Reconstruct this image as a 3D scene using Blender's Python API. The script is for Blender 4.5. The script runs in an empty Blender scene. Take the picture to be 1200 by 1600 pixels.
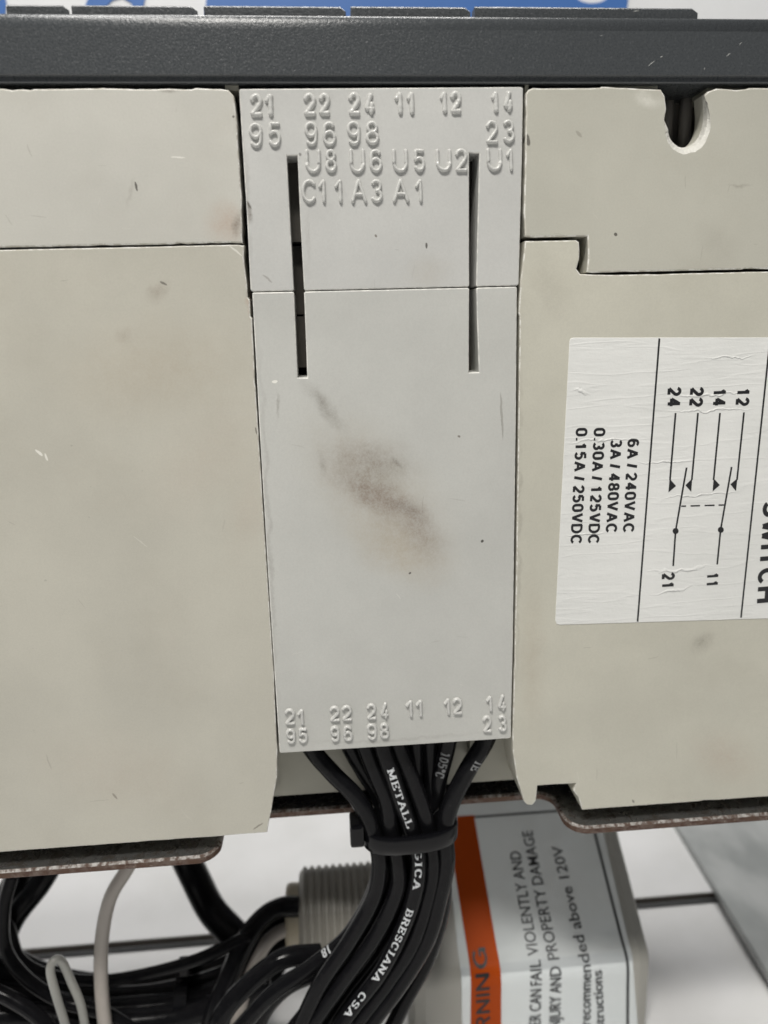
import bpy, bmesh, math, random
from mathutils import Vector, Matrix, noise
random.seed(7)
S = 0.001                      # everything below is written in millimetres
C = bpy.context.scene.collection
scene = bpy.context.scene

# ------------------------------------------------------------------ camera
W, H, FPX = 1200.0, 1600.0, 1173.0
PP = (600.0, 800.0)
def cdir(px, py):
    return Vector(((px-PP[0])/FPX, -(py-PP[1])/FPX, -1.0))
Xc = cdir(16200, 137).normalized()            # where the breaker's long edges converge
Zc = -cdir(720, 5698)
Zc = (Zc - Xc*Zc.dot(Xc)).normalized()
Yc = Zc.cross(Xc)
R = Matrix((Xc, Yc, Zc))                      # camera-space -> world-space rotation
def wdir(px, py): return R @ cdir(px, py)
d0, d1 = wdir(373, 139.6), wdir(817, 135.4)
CAMD = 45.0/((d1.x/d1.y)-(d0.x/d0.y))         # terminal block is 45 mm wide
CAM = Vector((0, -CAMD, 0))
cam = bpy.data.objects.new('camera', bpy.data.cameras.new('camera'))
C.objects.link(cam)
cam.matrix_world = Matrix.Translation(CAM*S) @ R.to_4x4()
cam.data.sensor_fit = 'VERTICAL'; cam.data.sensor_height = 36.0
cam.data.lens = 36.0*FPX/H
cam.data.clip_start = 0.005; cam.data.clip_end = 50
cam.data.dof.use_dof = True
cam.data.dof.focus_distance = 0.133
cam.data.dof.aperture_fstop = 15.0
scene.camera = cam

# ------------------------------------------------------------------ light
scene.view_settings.view_transform = 'Standard'
scene.view_settings.look = 'None'
scene.view_settings.exposure = 0.0
scene.view_settings.gamma = 1.0
world = bpy.data.worlds.new('World'); scene.world = world
world.use_nodes = True
world.node_tree.nodes['Background'].inputs[0].default_value = (0.93, 0.96, 1.0, 1)
world.node_tree.nodes['Background'].inputs[1].default_value = 0.115
def area(name, loc, target, sx, sy, watts, col):
    l = bpy.data.lights.new(name, 'AREA'); l.shape = 'RECTANGLE'
    l.size = sx*S; l.size_y = sy*S; l.energy = watts; l.color = col
    o = bpy.data.objects.new(name, l); C.objects.link(o)
    o.location = Vector(loc)*S
    o.rotation_euler = (Vector(target)-Vector(loc)).to_track_quat('-Z', 'Y').to_euler()
    return o
area('ceiling_lamp', (-85, -290, 500), (0, 0, -15), 220, 70, 4.15, (1.0, 0.97, 0.92))
area('ceiling_lamp', (50, 400, 540), (20, 90, -150), 460, 260, 4.4, (1.0, 0.98, 0.95))
area('ceiling_lamp', (-265, 30, 570), (-200, 30, -60), 300, 90, 2.3, (1.0, 0.98, 0.95))

# ------------------------------------------------------------------ pixel rays onto real planes
def at(px, py, y=0.0):                        # point on a plane parallel to the breaker's side
    d = wdir(px, py); t = (y-CAM.y)/d.y
    return CAM + d*t
def atz(px, py, z):                           # point on a level plane
    d = wdir(px, py); t = (z-CAM.z)/d.z
    return CAM + d*t
def onplane(px, py, p0, n):
    d = wdir(px, py); t = (p0-CAM).dot(n)/d.dot(n)
    return CAM + d*t

# ------------------------------------------------------------------ objects
def thing(name, label, cat, loc=(0, 0, 0), group=None):
    o = bpy.data.objects.new(name, None); C.objects.link(o)
    o.empty_display_size = 0.01
    o.location = Vector(loc)*S
    o['label'] = label; o['category'] = cat
    if group: o['group'] = group
    return o
def tag(o, label, cat, group=None):
    o['label'] = label; o['category'] = cat
    if group: o['group'] = group
    return o
def link(name, bm, mats, parent=None, smooth=False, recalc=True):
    if recalc: bmesh.ops.recalc_face_normals(bm, faces=bm.faces[:])
    for v in bm.verts: v.co *= S
    me = bpy.data.meshes.new(name); bm.to_mesh(me); bm.free()
    for m in (mats if isinstance(mats, (list, tuple)) else [mats]): me.materials.append(m)
    if smooth: me.polygons.foreach_set('use_smooth', [True]*len(me.polygons))
    o = bpy.data.objects.new(name, me); C.objects.link(o)
    if parent:
        o.parent = parent
        if parent.parent is None:              # meshes keep scene coordinates, whatever the thing's base is
            o.matrix_parent_inverse = Matrix.Translation(-parent.location)
    return o

# ------------------------------------------------------------------ materials
class NT:
    def __init__(s, name):
        s.m = bpy.data.materials.new(name); s.m.use_nodes = True
        s.t = s.m.node_tree; s.b = s.t.nodes['Principled BSDF']
        tc = s.t.nodes.new('ShaderNodeTexCoord')
        v = s.t.nodes.new('ShaderNodeVectorMath'); v.operation = 'SCALE'
        v.inputs['Scale'].default_value = 1000.0
        s.t.links.new(tc.outputs['Object'], v.inputs[0]); s.P = v.outputs[0]
    def ln(s, a, b): s.t.links.new(a, b)
    def math(s, op, a, b=None, clamp=False):
        n = s.t.nodes.new('ShaderNodeMath'); n.operation = op; n.use_clamp = clamp
        for i, v in enumerate((a, b)):
            if v is None: continue
            if isinstance(v, (int, float)): n.inputs[i].default_value = v
            else: s.ln(v, n.inputs[i])
        return n.outputs[0]
    def vec(s, op, a, b):
        n = s.t.nodes.new('ShaderNodeVectorMath'); n.operation = op
        for i, v in enumerate((a, b)):
            if isinstance(v, (tuple, Vector)): n.inputs[i].default_value = v
            else: s.ln(v, n.inputs[i])
        return n.outputs['Value'] if op == 'DOT_PRODUCT' else n.outputs[0]
    def noise(s, scale, detail=3, rough=0.55, stretch=None, out='Fac'):
        n = s.t.nodes.new('ShaderNodeTexNoise')
        n.inputs['Scale'].default_value = scale; n.inputs['Detail'].default_value = detail
        n.inputs['Roughness'].default_value = rough
        p = s.P
        if stretch: p = s.vec('MULTIPLY', p, stretch)
        s.ln(p, n.inputs['Vector'])
        return n.outputs[out]
    def ramp(s, f, a, b, lo=0.0, hi=1.0, smooth=True):
        n = s.t.nodes.new('ShaderNodeMapRange')
        if smooth: n.interpolation_type = 'SMOOTHSTEP'
        s.ln(f, n.inputs[0])
        for i, v in zip((1, 2, 3, 4), (a, b, lo, hi)): n.inputs[i].default_value = v
        return n.outputs[0]
    def mix(s, f, a, b):
        n = s.t.nodes.new('ShaderNodeMix'); n.data_type = 'RGBA'
        if isinstance(f, (int, float)): n.inputs[0].default_value = f
        else: s.ln(f, n.inputs[0])
        for i, v in ((6, a), (7, b)):
            if isinstance(v, tuple): n.inputs[i].default_value = (*v[:3], 1)
            else: s.ln(v, n.inputs[i])
        return n.outputs[2]
    def bump(s, h, dist, strength=1.0, prev=None):
        n = s.t.nodes.new('ShaderNodeBump'); n.inputs['Distance'].default_value = dist*S*1.0
        n.inputs['Strength'].default_value = strength
        s.ln(h, n.inputs['Height'])
        if prev: s.ln(prev, n.inputs['Normal'])
        return n.outputs[0]
    def set(s, **k):
        for a, v in k.items():
            i = s.b.inputs[{'col': 'Base Color', 'rough': 'Roughness', 'metal': 'Metallic', 'normal': 'Normal',
                            'spec': 'Specular IOR Level', 'trans': 'Transmission Weight', 'coat': 'Coat Weight',
                            'sss': 'Subsurface Weight', 'coatr': 'Coat Roughness'}[a]]
            if isinstance(v, (int, float)): i.default_value = v
            elif isinstance(v, tuple): i.default_value = (*v[:3], 1)
            else: s.ln(v, i)
        return s.m

def lin(r, g, b):
    f = lambda c: (c/255/12.92) if c/255 <= 0.04045 else ((c/255+0.055)/1.055)**2.4
    return (f(r), f(g), f(b))

def plastic(name, col, rough=0.42, stains=(), grain=0.12, mott=None, blotch=0.10, bumpd=0.03):
    n = NT(name)
    c = n.mix(n.ramp(n.noise(0.035, 4, 0.6), 0.3, 0.7), tuple(x*(1-blotch*0.6) for x in col), tuple(min(1, x*(1+blotch*0.4)) for x in col))
    if mott:
        c = n.mix(n.ramp(n.noise(0.05, 5, 0.65, (1, 1, 1.3)), 0.48, 0.75, 0, 0.13), c, mott)
    fine = n.noise(3.2, 3, 0.7)
    c = n.mix(n.ramp(fine, 0.35, 0.7, 0, grain, False), c, tuple(x*0.45 for x in col))
    # tiny dark specks of dirt
    sp = n.noise(0.55, 2, 0.5)
    c = n.mix(n.ramp(sp, 0.765, 0.80, 0, 0.3), c, tuple(x*0.35 for x in col))
    if stains:
        dist = n.vec('SUBTRACT', n.noise(0.22, 4, 0.6, None, 'Color'), (0.5, 0.5, 0.5))
        pd = n.vec('ADD', n.P, n.vec('MULTIPLY', dist, (3.4, 0.0, 3.4)))
        pd2 = n.vec('ADD', n.P, n.vec('MULTIPLY', dist, (0.9, 0.0, 0.9)))
        brk = n.math('MULTIPLY', n.ramp(n.noise(0.5, 6, 0.75), 0.25, 0.75, 0.6, 1.35), n.ramp(n.noise(3.0, 3, 0.7), 0.3, 0.7, 0.7, 1.25))
        for st in stains:
            p0, p1, wpx, sc, k = st[:5]
            sharp = len(st) > 5
            a = at(*p0); b = at(*p1); m = (a+b)/2; d = (b-a); L = max(d.length/2, 0.05); d.normalize()
            w = wpx/2*(at(601, p0[1]).x-at(600, p0[1]).x)
            L += w*0.4
            if not sharp: L *= 1.25; w *= 1.35
            v = n.vec('SUBTRACT', pd2 if sharp else pd, (m.x, 0.0, m.z))
            q1 = n.math('MULTIPLY', n.vec('DOT_PRODUCT', v, (d.x, 0, d.z)), 1/L)
            q2 = n.math('MULTIPLY', n.vec('DOT_PRODUCT', v, (-d.z, 0, d.x)), 1/w)
            q = n.math('ADD', n.math('MULTIPLY', q1, q1), n.math('MULTIPLY', q2, q2))
            f = n.ramp(q, 0.55, 1.0, k, 0.0) if sharp else n.ramp(n.math('SQRT', q), 0.0, 1.0, k, 0.0)
            if not sharp: f = n.math('MULTIPLY', f, brk)
            c = n.mix(f, c, sc)
    nb = n.bump(n.noise(1.6, 3, 0.6), bumpd, 0.6)
    nb = n.bump(n.noise(0.04, 2, 0.5), 0.5, 0.35, nb)
    r = n.ramp(n.noise(0.12, 4, 0.6), 0.3, 0.7, rough-0.05, rough+0.07)
    return n.set(col=c, rough=r, normal=nb, spec=0.45)

DIRT = lin(92, 80, 68); BROWN = lin(122, 104, 92); PINK = lin(178, 158, 142); YEL = lin(176, 167, 150)
DARK = lin(60, 55, 50); PALE = lin(238, 236, 228)
def hair(x0, y0, x1, y1, k, seed):
    r = random.Random(seed); out = []
    for i in range(k):
        x, y = r.uniform(x0, x1), r.uniform(y0, y1); L = r.uniform(6, 34); a = r.uniform(-0.5, 1.9)
        out.append(((x, y), (x+L*math.cos(a), y+L*math.sin(a)), r.uniform(1.2, 2.2), PALE if r.random() < .4 else DIRT, r.uniform(.08, .24), 1))
    return out
BEIGE = (0.525, 0.508, 0.440)
M = {}
M['panel_upper_left'] = plastic('beige_plastic_upper_left', (0.555, 0.545, 0.495), 0.40, [
    ((365, 330), (345, 372), 70, PINK, 0.55), ((375, 330), (368, 375), 16, DIRT, 0.45),
    ((240, 142), (280, 143), 9, DIRT, 0.5), ((212, 283), (215, 300), 4, DARK, 0.8, 1), ((364, 182), (366, 183), 4, DARK, .8, 1),
    ((266, 245), (290, 247), 2.2, PALE, 0.6, 1), ((200, 325), (212, 275), 8, DIRT, 0.18)]+hair(0, 150, 350, 370, 7, 1), mott=lin(172, 164, 150))
M['panel_lower_left'] = plastic('beige_plastic_lower_left', BEIGE, 0.40, [
    ((236, 475), (262, 445), 26, BROWN, 0.33), ((190, 520), (200, 530), 30, BROWN, 0.2),
    ((390, 640), (250, 790), 130, PINK, 0.13), ((405, 740), (370, 860), 60, PINK, 0.13),
    ((60, 1180), (300, 1230), 150, PINK, 0.12), ((385, 420), (398, 500), 14, PINK, 0.55),
    ((100, 600), (380, 560), 160, YEL, 0.4), ((55, 703), (66, 712), 5, PALE, 0.75, 1), ((70, 708), (74, 720), 4, PALE, 0.7, 1),
    ((250, 440), (262, 446), 3.5, DARK, 0.6, 1), ((399, 618), (402, 632), 4, DARK, 0.7, 1), ((398, 668), (401, 680), 3, DARK, 0.6, 1),
    ((175, 1240), (182, 1250), 4, DIRT, 0.5, 1), ((395, 1298), (412, 1287), 3, DIRT, 0.6, 1), ((357, 384), (379, 400), 3, PALE, .5, 1), ((150, 1040), (330, 1080), 150, DIRT, .04)]+hair(0, 420, 390, 1270, 9, 2), mott=lin(166, 158, 142))
M['panel_upper_right'] = plastic('beige_plastic_upper_right', (0.500, 0.490, 0.425), 0.45, [
    ((960, 364), (963, 367), 5, DARK, 0.8, 1), ((822, 210), (826, 226), 9, DARK, 0.75, 1), ((1140, 290), (1175, 292), 6, DIRT, 0.3),
    ((990, 150), (1035, 162), 22, PALE, 0.35), ((900, 205), (908, 214), 6, DIRT, 0.3, 1), ((1095, 360), (1150, 400), 60, DIRT, 0.12)]+hair(840, 250, 1200, 400, 6, 3), mott=lin(160, 154, 138))
M['panel_lower_right'] = plastic('beige_plastic_lower_right', (0.56, 0.545, 0.465), 0.45, [
    ((1090, 1020), (1108, 990), 36, DIRT, 0.28), ((1090, 1160), (1180, 1210), 90, PINK, 0.25), ((809, 560), (806, 700), 10, DIRT, 0.3),
    ((830, 900), (835, 1150), 50, YEL, 0.35), ((988, 1252), (991, 1256), 4, DARK, 0.6, 1), ((840, 400), (880, 500), 60, DIRT, 0.10), ((815, 520), (806, 1100), 9, DIRT, .2)]+hair(820, 990, 1200, 1220, 6, 4), mott=lin(160, 154, 138))
GREY = (0.545, 0.546, 0.515)
M['socket'] = plastic('light_grey_plastic_socket', (0.560, 0.560, 0.538), 0.38, [
    ((666, 380), (667, 388), 4, DARK, 0.8, 1), ((586, 366), (588, 369), 4, DIRT, 0.7, 1), ((384, 310), (390, 345), 12, DIRT, 0.55),
    ((384, 312), (392, 325), 4, DARK, 0.7, 1), ((468, 238), (470, 243), 4, DARK, 0.6, 1), ((700, 425), (640, 430), 60, YEL, 0.2),
    ((410, 430), (426, 442), 3, DIRT, 0.35, 1), ((379, 170), (391, 440), 9, DIRT, .16), ((480, 300), (482, 440), 10, DIRT, .10)]+hair(400, 320, 800, 440, 5, 5), bumpd=0.02)
M['plug'] = plastic('light_grey_plastic_plug', GREY, 0.38, [
    ((500, 670), (680, 880), 170, YEL, 0.42), ((500, 712), (625, 718), 60, BROWN, 0.26),
    ((505, 735), (665, 812), 62, BROWN, 0.32), ((530, 752), (665, 808), 46, BROWN, 0.26), ((605, 782), (662, 808), 24, DIRT, 0.26), ((545, 735), (645, 735), 80, DIRT, 0.20), ((590, 810), (690, 850), 70, BROWN, 0.18),
    ((474, 592), (540, 680), 26, DIRT, 0.26), ((490, 610), (512, 660), 14, DIRT, 0.2), ((500, 708), (508, 745), 12, DIRT, 0.2),
    ((560, 830), (690, 890), 100, YEL, 0.5), ((640, 790), (680, 880), 60, BROWN, 0.22), ((610, 712), (628, 730), 12, DIRT, 0.35),
    ((435, 610), (437, 660), 6, DIRT, 0.3), ((783, 610), (786, 690), 4, DIRT, 0.35, 1),
    ((752, 847), (755, 845), 5, DARK, 0.9, 1), ((640, 897), (643, 895), 4, DARK, 0.8, 1), ((716, 682), (719, 684), 4, DIRT, .7, 1),
    ((426, 597), (434, 596), 5, PALE, 0.9, 1), ((401, 480), (437, 1160), 9, DIRT, .18), ((445, 1166), (790, 1145), 8, DIRT, .14)]+hair(420, 600, 790, 1080, 8, 6), bumpd=0.02)
M['embossed'] = plastic('light_grey_plastic_embossed', (0.58, 0.58, 0.556), 0.20, [], bumpd=0.008, blotch=0.05)
def worn(name, col):  # pale worn plastic on bevels, also a rim highlight put into the colour
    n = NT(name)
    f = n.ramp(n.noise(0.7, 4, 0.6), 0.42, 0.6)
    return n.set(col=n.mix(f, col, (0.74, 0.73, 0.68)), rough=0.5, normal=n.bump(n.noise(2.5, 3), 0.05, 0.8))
M['worn_lit_beige'] = worn('worn_lit_beige_edge', BEIGE)
M['worn_lit_grey'] = worn('worn_lit_grey_edge', GREY)
n = NT('broken_plastic'); M['broken'] = n.set(col=n.mix(n.noise(0.8, 4), (0.5, 0.49, 0.44), (0.8, 0.79, 0.74)), rough=0.6,
                                              normal=n.bump(n.noise(1.1, 5, 0.7), 0.35, 1.0))
n = NT('dark_interior'); M['inner'] = n.set(col=n.mix(n.noise(0.2, 4), (0.035, 0.033, 0.030), (0.06, 0.056, 0.05)), rough=0.55)
n = NT('slot_interior'); M['slot'] = n.set(col=n.mix(n.noise(0.5, 4), (0.065, 0.06, 0.05), (0.11, 0.10, 0.085)), rough=0.5)
n = NT('black_void_plastic'); M['black'] = n.set(col=(0.012, 0.012, 0.012), rough=0.6)
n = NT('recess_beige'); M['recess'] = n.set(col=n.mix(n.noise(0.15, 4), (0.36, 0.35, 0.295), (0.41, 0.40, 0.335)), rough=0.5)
n = NT('dark_grey_textured_plastic')
g = n.noise(3.0, 3, 0.65)
sl = n.noise(1.6, 2, 0.6, (1.0, 1.0, 0.45))
cc = n.mix(n.ramp(g, 0.55, 0.75, 0, 0.6), (0.052, 0.057, 0.061), (0.105, 0.112, 0.118))
nb = n.bump(g, 0.07, 0.9); nb = n.bump(sl, 0.10, 0.5, nb)
M['cover'] = n.set(col=cc, rough=n.ramp(g, 0.3, 0.7, 0.24, 0.40), normal=nb, spec=0.55)
n = NT('scratch_pale'); M['scratch'] = n.set(col=(0.45, 0.45, 0.43), rough=0.5)
n = NT('rusty_steel_edge')
f = n.ramp(n.noise(0.55, 5, 0.65, (1, 1, 1.6)), 0.40, 0.62)
c = n.mix(f, lin(112, 98, 90), lin(78, 54, 44)); c = n.mix(n.ramp(n.noise(1.3, 4, 0.7), 0.60, 0.68, 0, 0.8), c, lin(170, 158, 146)); c = n.mix(n.ramp(n.noise(0.16, 4, 0.6), 0.42, 0.62), c, lin(90, 68, 55))
M['rust'] = n.set(col=c, rough=0.5, metal=0.45, normal=n.bump(n.noise(1.4, 5, 0.7), 0.25, 0.9))
n = NT('mill_steel_top')
f = n.ramp(n.noise(0.5, 5, 0.65), 0.45, 0.65)
M['steel'] = n.set(col=n.mix(f, lin(165, 165, 165), lin(128, 122, 116)), rough=n.ramp(f, 0, 1, 0.22, 0.38), metal=0.9, normal=n.bump(n.noise(2.0, 4, 0.7), 0.06, 0.8))
n = NT('worn_plate_arris')
f = n.ramp(n.noise(0.8, 5, 0.7, (1, 1, 0.3)), 0.40, 0.62)
M['arris'] = n.set(col=n.mix(f, lin(84, 66, 56), lin(175, 172, 168)), rough=n.ramp(f, 0, 1, 0.6, 0.42), metal=n.ramp(f, 0, 1, 0.2, 0.7), normal=n.bump(n.noise(1.5, 5, 0.75), 0.3, 0.9))
n = NT('sticker_paper')
w1 = n.noise(0.22, 5, 0.6, (0.22, 1, 1.6)); w2 = n.noise(1.3, 4, 0.65)
cre = n.ramp(n.math('ABSOLUTE', n.math('SUBTRACT', n.noise(0.16, 3, 0.5, (0.16, 1, 1.3)), 0.5)), 0.0, 0.03, 1.0, 0.0)
nb = n.bump(w1, 0.30, 0.5); nb = n.bump(w2, 0.08, 0.55, nb); nb = n.bump(cre, 0.05, 0.5, nb)
hs = None
dsn = n.vec('MULTIPLY', n.vec('SUBTRACT', n.noise(0.35, 3, 0.6, None, 'Color'), (0.5, 0.5, 0.5)), (0.0, 0.0, 2.4))
pc = n.vec('ADD', n.P, dsn)
for c0, c1, wp in (((1022, 622), (1192, 612), 7), ((1030, 646), (1190, 637), 6), ((878, 692), (1012, 682), 6), ((1015, 776), (1172, 770), 5), ((874, 838), (962, 832), 6), ((1000, 896), (1130, 884), 9), ((1012, 932), (1092, 916), 7), ((985, 724), (1100, 718), 5), ((892, 604), (925, 618), 8), ((1090, 560), (1190, 556), 5)):
    a = at(*c0); b = at(*c1); m_ = (a+b)/2; d = b-a; L = d.length/2; d.normalize(); w = wp/2*0.1
    v = n.vec('SUBTRACT', pc, (m_.x, 0.0, m_.z))
    q1 = n.math('MULTIPLY', n.vec('DOT_PRODUCT', v, (d.x, 0, d.z)), 1/L); q2 = n.math('MULTIPLY', n.vec('DOT_PRODUCT', v, (-d.z, 0, d.x)), 1/w)
    f_ = n.ramp(n.math('SQRT', n.math('ADD', n.math('MULTIPLY', q1, q1), n.math('MULTIPLY', q2, q2))), 0, 1, 1, 0)
    hs = f_ if hs is None else n.math('ADD', hs, f_)
nb = n.bump(hs, 0.16, 0.9, nb)
M['paper'] = n.set(col=n.mix(n.ramp(n.noise(0.06, 4), 0.3, 0.7), (0.74, 0.745, 0.72), (0.79, 0.793, 0.77)), rough=0.42, normal=nb, spec=0.4)
n = NT('black_print'); M['ink'] = n.set(col=n.mix(n.ramp(n.noise(2.5, 4), 0.5, 0.8, 0, 0.3), (0.013, 0.013, 0.015), (0.06, 0.06, 0.06)), rough=0.45)
n = NT('black_wire_insulation')
g = n.noise(0.5, 4, 0.6)
dst = n.ramp(n.noise(0.9, 6, 0.8, (1, 1, 0.5)), 0.60, 0.74, 0, 0.05)
M['wire'] = n.set(col=n.mix(dst, n.mix(g, (0.004, 0.004, 0.005), (0.010, 0.010, 0.011)), (0.5, 0.48, 0.45)), rough=n.ramp(g, 0.3, 0.7, 0.10, 0.26), normal=n.bump(n.noise(0.9, 4), 0.05, 0.5), spec=0.14)
n = NT('black_nylon'); M['nylon'] = n.set(col=(0.004, 0.004, 0.005), rough=0.16, normal=n.bump(n.noise(0.8, 3), 0.06, 0.5), spec=0.22)
n = NT('white_wire_print')
M['wireink'] = n.set(col=n.mix(n.ramp(n.noise(1.8, 4, 0.7), 0.48, 0.7, 0, 0.65), (0.66, 0.68, 0.70), (0.16, 0.16, 0.17)), rough=0.55)
n = NT('greyed_wire_print')
M['wireink_dim'] = n.set(col=n.mix(n.noise(1.8, 4), (0.30, 0.31, 0.32), (0.10, 0.10, 0.10)), rough=0.55)
n = NT('white_laminate')
M['floor'] = n.set(col=n.mix(n.ramp(n.noise(0.02, 5, 0.6), 0.35, 0.75), (0.80, 0.80, 0.80), (0.70, 0.70, 0.69)), rough=0.28, normal=n.bump(n.noise(0.5, 3), 0.05, 0.4))
n = NT('dark_edge_band'); M['band'] = n.set(col=(0.045, 0.035, 0.025), rough=0.6)
n = NT('galvanised_steel')
f = n.noise(0.06, 4, 0.55, (1.2, 0.7, 1))
M['galv'] = n.set(col=n.mix(n.ramp(f, 0.3, 0.7), (0.34, 0.355, 0.35), (0.44, 0.45, 0.445)), rough=n.ramp(f, 0.3, 0.7, 0.45, 0.6), metal=0.4, normal=n.bump(f, 0.1, 0.3))
n = NT('grey_beige_case'); M['case'] = n.set(col=n.mix(n.noise(0.1, 4), (0.40, 0.39, 0.35), (0.46, 0.45, 0.41)), rough=0.4, normal=n.bump(n.noise(1.5, 3), 0.03, 0.6))
n = NT('silver_foil'); M['foil'] = n.set(col=n.mix(n.noise(0.08, 3), (0.80, 0.845, 0.85), (0.86, 0.90, 0.905)), rough=0.12, metal=0.4, normal=n.bump(n.noise(0.12, 3), 0.4, 0.25))
n = NT('orange_print'); M['orange'] = n.set(col=n.mix(n.noise(0.2, 3), (0.42, 0.060, 0.004), (0.47, 0.070, 0.005)), rough=0.5, spec=0.12)
n = NT('grey_print'); M['greyink'] = n.set(col=(0.045, 0.047, 0.05), rough=0.4)
n = NT('grey_threaded_plastic'); M['thread'] = n.set(col=n.mix(n.noise(0.2, 4), (0.30, 0.285, 0.25), (0.35, 0.335, 0.30)), rough=0.42)
n = NT('yellowed_bushing'); M['bushing'] = n.set(col=n.mix(n.noise(0.3, 4), (0.46, 0.40, 0.29), (0.55, 0.50, 0.39)), rough=0.4)
n = NT('white_cable'); M['whitewire'] = n.set(col=n.mix(n.noise(0.15, 4), (0.40, 0.365, 0.33), (0.48, 0.44, 0.40)), rough=0.4)
n = NT('clear_tube'); M['clear'] = n.set(col=(0.42, 0.42, 0.39), rough=0.2, trans=0.35)
n = NT('blue_print'); M['blue'] = n.set(col=n.mix(n.noise(0.1, 3), (0.050, 0.135, 0.37), (0.060, 0.155, 0.41)), rough=0.35)
n = NT('white_card'); M['card'] = n.set(col=n.mix(n.noise(0.1, 3), (0.66, 0.67, 0.68), (0.74, 0.75, 0.76)), rough=0.35)

# ------------------------------------------------------------------ mesh builders
def rough_outline(pts, amp=0.45, step=14, chips=0.06, chip=1.6, seed=1):
    """pts: (px, py[, flag]); long edges are split and worn; flag 1 = leave the edge to the next point straight"""
    rnd = random.Random(seed); out = []
    N = len(pts)
    for i in range(N):
        a, b = pts[i], pts[(i+1) % N]
        out.append((a[0], a[1], i))
        L = math.hypot(b[0]-a[0], b[1]-a[1])
        if len(a) > 2 or L < step*1.6: continue
        k = int(L/step)
        nx, ny = -(b[1]-a[1])/L, (b[0]-a[0])/L          # inward for clockwise-on-screen outlines
        for j in range(1, k):
            t = (j+rnd.uniform(-.35, .35))/k
            d = rnd.uniform(0, amp)
            if rnd.random() < chips: d += rnd.uniform(0.5, chip)
            out.append((a[0]+(b[0]-a[0])*t+nx*d, a[1]+(b[1]-a[1])*t+ny*d, -1))
    return out

def offset_poly(P, b):
    """shrink a closed (x,z) polygon by b (list of floats allowed)"""
    N = len(P)
    ar = sum(P[i][0]*P[(i+1) % N][1]-P[(i+1) % N][0]*P[i][1] for i in range(N))
    sgn = 1 if ar > 0 else -1
    out = []
    for i in range(N):
        p0, p1, p2 = P[i-1], P[i], P[(i+1) % N]
        def nrm(a, c):
            dx, dz = c[0]-a[0], c[1]-a[1]; l = math.hypot(dx, dz) or 1e-9
            return (-dz/l*sgn, dx/l*sgn)
        n1, n2 = nrm(p0, p1), nrm(p1, p2)
        mx, mz = n1[0]+n2[0], n1[1]+n2[1]; l = mx*mx+mz*mz
        if l < 0.3: mx, mz = n1; k = 1
        else: k = min(2/l, 1.6)
        bb = b[i] if isinstance(b, list) else b
        out.append((p1[0]+mx*bb*k, p1[1]+mz*bb*k))
    return out

def loft(bm, rings, cap0=True, cap1=True, mats=None, closed=True):
    V = [[bm.verts.new(p) for p in r] for r in rings]
    for k in range(len(V)-1):
        n_ = len(V[k])
        for i in range(n_ if closed else n_-1):
            j = (i+1) % n_
            try:
                f = bm.faces.new((V[k][i], V[k][j], V[k+1][j], V[k+1][i]))
                if mats: f.material_index = mats[k]
            except ValueError: pass
    if cap0: bm.faces.new(V[0])
    if cap1: bm.faces.new(V[-1])
    return V

def panel(outline, y0=0.0, depth=14.0, bev=0.22, deep=None, wear=1):
    """side panel: worn outline, small bevel, solid depth; deep {index: (px,py)} = broken chamfer vertices"""
    P = [(at(p[0], p[1], y0).x, at(p[0], p[1], y0).z) for p in outline]
    back = list(P)
    bl = [bev]*len(P)
    ydeep = [bev]*len(P)
    if deep:
        for i, p in enumerate(outline):
            if p[2] in deep:
                q = at(*deep[p[2]], y0+1.8); back[i] = (q.x, q.z); bl[i] = 0.0; ydeep[i] = 1.8
    front = offset_poly(P, bl)
    bm = bmesh.new()
    mid = [((f[0]+q[0]*2.2)/3.2, (f[1]+q[1]*2.2)/3.2) for f, q in zip(front, back)]
    rings = [[(x, y0, z) for x, z in front],
             [(x, y0+d*0.32, z) for (x, z), d in zip(mid, ydeep)],
             [(x, y0+d, z) for (x, z), d in zip(back, ydeep)],
             [(x, y0+depth, z) for x, z in back]]
    loft(bm, rings, True, True, [1, 1, 0])
    if deep:
        bm.faces.ensure_lookup_table()
        N = len(P); idx = [i for i, p in enumerate(outline) if p[2] in deep]
        for k in (0, 1):
            for i in idx:
                if (i+1) % N in idx: bm.faces[k*N+i].material_index = 2
    return bm

def box(bm, x0, x1, y0, y1, z0, z1, mi=0, bev=0):
    ve = [bm.verts.new((x, y, z)) for x in (x0, x1) for y in (y0, y1) for z in (z0, z1)]
    fs = [bm.faces.new([ve[i] for i in q]) for q in ((0, 1, 3, 2), (4, 6, 7, 5), (0, 4, 5, 1), (2, 3, 7, 6), (0, 2, 6, 4), (1, 5, 7, 3))]
    for f in fs: f.material_index = mi
    if bev:
        es = list({e for f in fs for e in f.edges})
        bmesh.ops.bevel(bm, geom=es, offset=bev, segments=2, affect='EDGES', profile=0.6)

def catmull(pts, n=10):
    P = [pts[0]*2-pts[1]]+list(pts)+[pts[-1]*2-pts[-2]]
    out = []
    for i in range(1, len(P)-2):
        p0, p1, p2, p3 = P[i-1:i+3]
        for k in range(n):
            t = k/n
            out.append(0.5*((2*p1)+(p2-p0)*t+(2*p0-5*p1+4*p2-p3)*t*t+(3*p1-p0-3*p2+p3)*t**3))
    out.append(P[-2].copy())
    return out

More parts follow.
